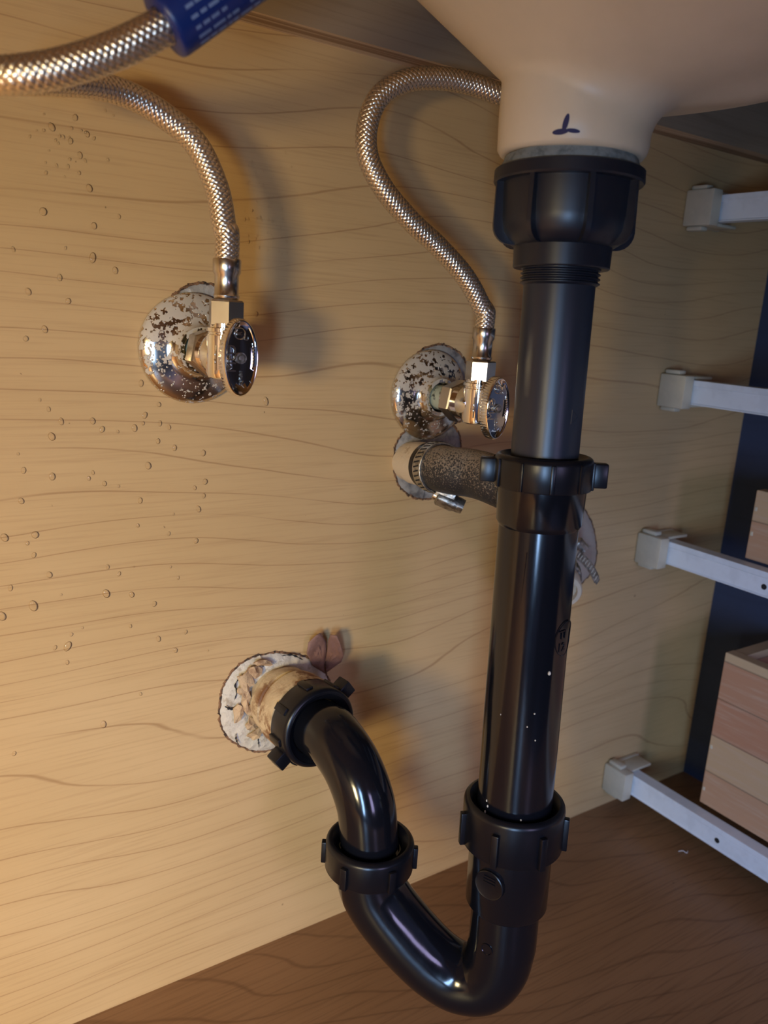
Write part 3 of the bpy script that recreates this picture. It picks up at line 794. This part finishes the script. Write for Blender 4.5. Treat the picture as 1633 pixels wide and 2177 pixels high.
hose('braided steel hose arching up from the right valve behind the sink neck', BR, Rp)

# blue tag wrapped on the hose
def bluetag():
    a, c = at(348, 55, -.1385), at(440, -10, -.1415); A = (c-a).normalized()
    U, V, _ = frame(A)
    toC = (CAM-a); toC = (toC-A*toC.dot(A)).normalized(); W = A.cross(toC)
    bm = lathe(bmesh.new(), a, A, [(0, .0060), (0, .0098), (.0005, .0104), (.002, .0107), (.045, .0107), (.045, .006)], 64, ref=toC,
               rfun=lambda t, h: 1)
    t = obj('printed_tag', bm, M['tag_blue'], hl, 50); tag(t, 'blue wrapped tag with fine pale print')
    bm = bmesh.new(); random.seed(3)
    for k in range(9):
        th = -1.25+k*.30; h = .0062
        while h < .044:
            L_ = random.uniform(.0014, .005); w = .00055
            if random.random() < .9:
                pts = []
                D = toC*math.cos(th)+W*math.sin(th); Tn = A.cross(D)
                box(bm, a+A*(h+L_/2)+D*.01072, A*(L_/2), Tn*w, D*.00006)
            h += L_+random.uniform(.0006, .0012)
    o = obj('fine_print', bm, M['tag_text'], t, 0)
    o['kind'] = 'stuff'
bluetag()

# ------------------------------------------------------------------ clamped rubber pipe
S0 = Vector((.3059, 0, .3329))
p1 = at(930, 994, -.036)
AS = (p1-S0).normalized()
def rubber():
    st = thing('painted_stub_pipe', 'cream painted stub pipe in the upper wall hole beside the hose clamp', 'pipe', S0)
    bm = lathe(bmesh.new(), S0, AS, [(-.0, 0), (0, .0125), (.011, .0128), (.0112, .0134), (.025, .0136), (.0255, .0130), (.034, .013), (.034, 0)], 48,
               rfun=lambda t, h: 1+(.035*abs(math.sin(3*t)) if h > .011 else .01*math.sin(5*t)))
    obj('pipe', bm, M['paint'], st, 30)
    root = thing('rubber_hose', 'dusty black rubber hose running from the clamped stub behind the black tube', 'hose', p1)
    e0 = S0+AS*.026; e1 = S0+AS*.050
    P = [e0, e1, at(1012, 1008, -.066), at(1062, 1025, -.084), at(1110, 1052, -.094), at(1150, 1105, -.090), at(1168, 1180, -.078), at(1168, 1235, -.064), at(1172, 1255, -.052)]
    bm = sweep(bmesh.new(), spline(P, .0015), lambda t: .0143-.0006*t, 56)
    obj('hose_body', bm, M['rubber'], root)
    bm = lathe(bmesh.new(), e0, AS, [(0, .0120), (0, .0146), (.004, .0148), (.004, .012)], 56)
    obj('hose_lip', bm, M['nut'], root)
    # clamp
    cl = thing('hose_clamp', 'slotted steel worm-drive hose clamp on the left end of the rubber hose', 'hose clamp', S0+AS*.038)
    c = S0+AS*.0325
    bm = lathe(bmesh.new(), c, AS, [(0, .0148), (0, .0156), (.0003, .0159), (.0088, .0159), (.0091, .0156), (.0091, .0148)], 96, closed=True)
    band = obj('band', bm, M['steel'], cl, 35)
    U, V, A = frame(AS, UP); bm = bmesh.new()
    n = 34
    for i in range(n):
        t = 2*PI*i/n; D = U*math.cos(t)+V*math.sin(t); W = A.cross(D)
        W2 = (W+A*.25).normalized(); A2 = D.cross(W2)
        box(bm, c+A*.0046+D*.01585, A2*.0028, W2*.00045, D*.00022)
    bs = obj('band_slots', bm, M['dark'], band, 0)
    tag(bs, 'dark slots in the band')
    # screw housing under the band, pointing right-down
    hd = (at(985, 1078, -.052)-at(925, 1052, -.040)).normalized(); hc = at(948, 1062, -.046)
    Uh = frame(hd)[0]; Vh = frame(hd)[1]
    bm = lathe(bmesh.new(), hc-hd*.006, hd, [(0, 0), (0, .0040), (.001, .0052), (.011, .0054), (.0125, .0046), (.0145, .0046), (.0175, .0042), (.0175, 0)], 20,
               rfun=lambda t, h: 1+.08*math.cos(4*t))
    box(bm, hc+hd*.000+Vector((0, 0, .0042)), hd*.0060, Vh*.0042, Uh*.0026, .0006)
    obj('screw_housing', bm, M['steel'], cl, 35)
    bm = lathe(bmesh.new(), hc-hd*.0085, hd, [(0, 0), (0, .0025), (.0006, .0032), (.0026, .0033), (.003, 0)], 24)
    obj('worm_screw', bm, M['nickel'], cl)
    # right-hand end
    q0 = at(1182, 1168, 0); q1 = at(1196, 1258, -.044); AQ = (q1-q0).normalized()
    st2 = thing('painted_stub_pipe', 'cream painted pipe end peeking out at the right of the black tube', 'pipe', q0)
    Lq = (q1-q0).length
    bm = lathe(bmesh.new(), q0, AQ, [(0, 0), (0, .0115), (Lq-.014, .0120), (Lq-.0135, .0138), (Lq-.0015, .0140), (Lq, .0132), (Lq, .0105), (Lq-.004, .010), (Lq-.004, 0)], 48)
    obj('pipe', bm, M['paint'], st2, 40)
    cl2 = thing('hose_clamp', 'tarnished hose clamp with a loose slotted tail at the right of the black tube', 'hose clamp', q0+AQ*.02)
    c = q0+AQ*(Lq-.026)
    bm = lathe(bmesh.new(), c, AQ, [(0, .0125), (0, .0150), (.0003, .0153), (.0095, .0153), (.0098, .0150), (.0098, .0125)], 72, closed=True)
    bd = obj('band', bm, M['steel'], cl2, 35)
    U, V, A = frame(AQ, UP); bm = bmesh.new()
    for i in range(30):
        t = 2*PI*i/30; D = U*math.cos(t)+V*math.sin(t); W = A.cross(D)
        box(bm, c+A*.0049+D*.01525, A*.003, W*.0005, D*.00022)
    obj('band_slots', bm, M['dark'], bd, 0)
    # loose tail: thin curved strip
    tp = spline([at(1205, 1165, -.040), at(1232, 1182, -.040), at(1255, 1205, -.041), at(1272, 1238, -.044)], .0008)
    bm = bmesh.new(); prev = None; off = (at(1264, 1192, -.038)-at(1248, 1216, -.042)).normalized()*.0042
    for i, p in enumerate(tp):
        k = 1 if i < len(tp)-3 else .75
        nrm = Vector((.4, -.9, -.1))*.00035
        cur = [bm.verts.new(p+off*k), bm.verts.new(p-off*k), bm.verts.new(p-off*k-nrm), bm.verts.new(p+off*k-nrm)]
        if prev:
            for j in range(4): bm.faces.new((prev[j], prev[(j+1) % 4], cur[(j+1) % 4], cur[j]))
        else: bm.faces.new(cur)
        prev = cur
    bm.faces.new(prev)
    tail = obj('band_tail', bm, M['steel'], cl2, 30)
    bm = bmesh.new()
    for i in range(3, len(tp)-2, 4):
        d = (tp[i+1]-tp[i-1]).normalized(); nn = d.cross(off.normalized())
        for s in (-1, 1): box(bm, tp[i]-Vector((.4, -.9, -.1))*.00018+nn*s*.00018, off*.55, d*.0005, nn*.0001)
    obj('tail_slots', bm, M['bracket'], tail, 0)
    bm = lathe(bmesh.new(), at(1226, 1150, -.030), Vector((.5, -.2, -.6)), [(0, 0), (0, .0040), (.001, .0046), (.009, .0046), (.010, .003), (.010, 0)], 8)
    obj('worm_screw', bm, M['steel'], cl2, 20)
rubber()

# ------------------------------------------------------------------ drawer slides
SL = [('topmost', .5165, 'topmost white drawer slide on the back wall, right of the sink drain'), ('second', .3795, 'second white drawer slide from the top at the right'),
      ('third', .2477, 'third white drawer slide down, running past the upper drawer box'), ('lowest', .0315, 'lowest white drawer slide just above the cabinet floor')]
def slide():
    zc = 0; root = thing('drawer_slide', '', 'drawer slide', (.56, 0, 0), 'white drawer slides at the right')
    # C-channel profile (x, z)
    pf = [(.5600, .0095), (.5600, .0052), (.5608, .0045), (.5608, -.0080), (.5600, -.0088), (.5600, -.0095), (.5700, -.0095), (.5700, -.0083), (.5618, -.0083), (.5618, .0083), (.5720, .0083), (.5720, .0095)]
    bm = bmesh.new(); a = [bm.verts.new((x, -.019, z)) for x, z in pf]; b = [bm.verts.new((x, -.56, z)) for x, z in pf]
    bm.faces.new(a); bm.faces.new(b[::-1])
    for i in range(len(pf)): j = (i+1) % len(pf); bm.faces.new((a[i], a[j], b[j], b[i]))
    rail = obj('slide_rail', bm, M['rail'], root, 0)
    for y in (-.109, -.235, -.36):
        bm = lathe(bmesh.new(), Vector((.56075, y, -.002)), Vector((-1, 0, 0)), [(0, 0), (.0002, .0022), (.0002, 0)], 20)
        h = obj('screw_hole', bm, M['dark'], rail, 0)
    bm = bmesh.new()
    abox(bm, .5480, .5592, -.0245, -.0005, -.0130, .0130, .0012)
    abox(bm, .5570, .5900, -.0045, -.0003, -.0125, .0125, .0006)
    abox(bm, .5570, .5880, -.0200, -.0030, .0098, .0122, .0006)
    abox(bm, .5570, .5880, -.0200, -.0030, -.0122, -.0098, .0006)
    abox(bm, .5510, .5590, -.016, -.002, .0130, .0165, .0012)
    abox(bm, .5510, .5590, -.016, -.002, -.0162, -.0130, .0012)
    tag(obj('mounting_bracket', bm, M['bracket'], root, 35), 'cream plastic rear bracket')
    return root
s0 = slide()
kids = [(c, list(c.children)) for c in s0.children]
for i, (nm, z, lab) in enumerate(SL):
    r = s0
    if i:
        r = s0.copy(); COL.objects.link(r)
        for c, gs in kids:
            c2 = c.copy(); COL.objects.link(c2); c2.parent = r
            for g in gs: g2 = g.copy(); COL.objects.link(g2); g2.parent = c2
    r.location = (.56, 0, z); r['label'] = lab

# ------------------------------------------------------------------ drawer boxes
def drawer(z0, z1, yb, label, pins):
    root = thing('drawer_box', label, 'drawer', (.62, yb-.2, z0))
    xa, xb, ya = .5735, .668, -.58; t = .011
    obj('side_panel', abox(bmesh.new(), xa, xa+t, ya, yb, z0, z1, .0008), M['planks'], root, 0)
    obj('side_panel', abox(bmesh.new(), xb-t, xb, ya, yb, z0, z1, .0008), M['planks'], root, 0)
    obj('back_panel', abox(bmesh.new(), xa+t, xb-t, yb-t, yb, z0+.001, z1-.001), M['planks'], root, 0)
    obj('front_panel', abox(bmesh.new(), xa+t, xb-t, ya, ya+t, z0+.001, z1-.001), M['planks'], root, 0)
    obj('drawer_bottom', abox(bmesh.new(), xa+t, xb-t, ya+t, yb-t, z0+.006, z0+.011), M['dark_panel'], root, 0)
    for z, dy in pins:
        obj('staple', abox(bmesh.new(), xa-.0006, xa+.002, yb-dy-.0022, yb-dy, z-.0016, z+.0016, .0004), M['bracket'], root, 0)
drawer(.0445, .1795, -.0805, 'lower open wooden drawer box of pinkish planks beside the lowest slide', [(.0965, .001), (.058, .001)])
drawer(.2590, .3130, -.0825, 'upper wooden drawer box cut by the right edge of the photo', [(.2985, .001), (.279, .001)])

# ------------------------------------------------------------------ water droplets
bm = bmesh.new(); bmesh.ops.create_icosphere(bm, subdivisions=3, radius=1)
dr = obj('water_droplet', bm, M['water'], None, 90)
dr.data.transform(Matrix.Diagonal((.0016, .0007, .0021, 1)))
spots = [(110, 928, 1.1), (130, 896, .8), (197, 895, .8), (217, 913, .8), (286, 910, .9), (308, 883, .8), (340, 900, .7), (359, 908, .8), (336, 938, .8), (371, 952, .8), (432, 963, .9), (315, 990, 1),
         (111, 1013, .9), (50, 1000, .8), (222, 1028, .8), (436, 1024, .9), (414, 1037, .7), (45, 1065, .9), (298, 1064, .9), (433, 1054, .8), (422, 1082, .9), (10, 1143, 1.1), (75, 1137, 1), (58, 1155, .6), (293, 1117, .6),
         (417, 1150, .8), (229, 1205, .6), (253, 1220, .7), (105, 1222, .9), (22, 1250, .7), (226, 1262, 1.4), (280, 1264, 1), (71, 1288, 1.3), (328, 1284, .8), (4, 1310, 1.1), (144, 1374, 1.3), (117, 1377, .7), (143, 1408, .7), (337, 1358, .8), (395, 1344, .6),
         (220, 1540, 1.0), (30, 1602, .7), (277, 1331, .6), (72, 1180, .7), (95, 700, .9), (145, 640, .8), (60, 620, .8), (197, 548, 1.1), (127, 590, .7), (245, 575, .8), (200, 480, .9), (92, 450, 1.0), (150, 300, .8), (185, 285, .8), (110, 270, .9),
         (565, 853, 1.1), (545, 668, .7), (300, 815, .8), (325, 812, .8), (338, 860, .7), (55, 720, .7), (28, 530, .6), (160, 250, .7), (170, 330, .7), (190, 400, .9)]
for i in range(46):
    spots.append((random.gauss(568, 30), random.gauss(455, 62), random.uniform(.2, .42)))
for i in range(26):
    spots.append((random.gauss(150, 55), random.gauss(310, 45), random.uniform(.25, .5)))
for i in range(22):
    spots.append((random.uniform(20, 460), random.uniform(420, 1500), random.uniform(.35, .7)))
for i, (x, y, s) in enumerate(spots):
    o = dr if i == 0 else dr.copy()
    if i: COL.objects.link(o)
    p = at(x, y, 0); o.location = (p.x, -.0001, p.z)
    o.scale = (s*random.uniform(.8, 1.1), s, s*random.uniform(.85, 1.15)); o.rotation_euler = (0, random.uniform(-.5, .5), 0)
    tag(o, 'small clear water droplet clinging to the pale wood back panel', 'droplet', 'water droplets on the back panel')

# lint on the floor
def floor_at(px, py):
    d = (px-816.5)*RGT - (py-1088.5)*UPV + F_PX*FWD; return CAM + d*(-CAM.z/d.z)
f0 = floor_at(1455, 1812)
P = [f0+Vector((-.004, .003, .0004)), f0+Vector((-.001, .001, .0012)), f0+Vector((.0005, -.002, .0005)), f0+Vector((.003, -.001, .0010))]
tag(obj('lint_fibre', sweep(bmesh.new(), spline(P, .0005), .0003, 6), M['lint'], None, loc=f0), 'tiny white lint fibre on the cabinet floor', 'lint')
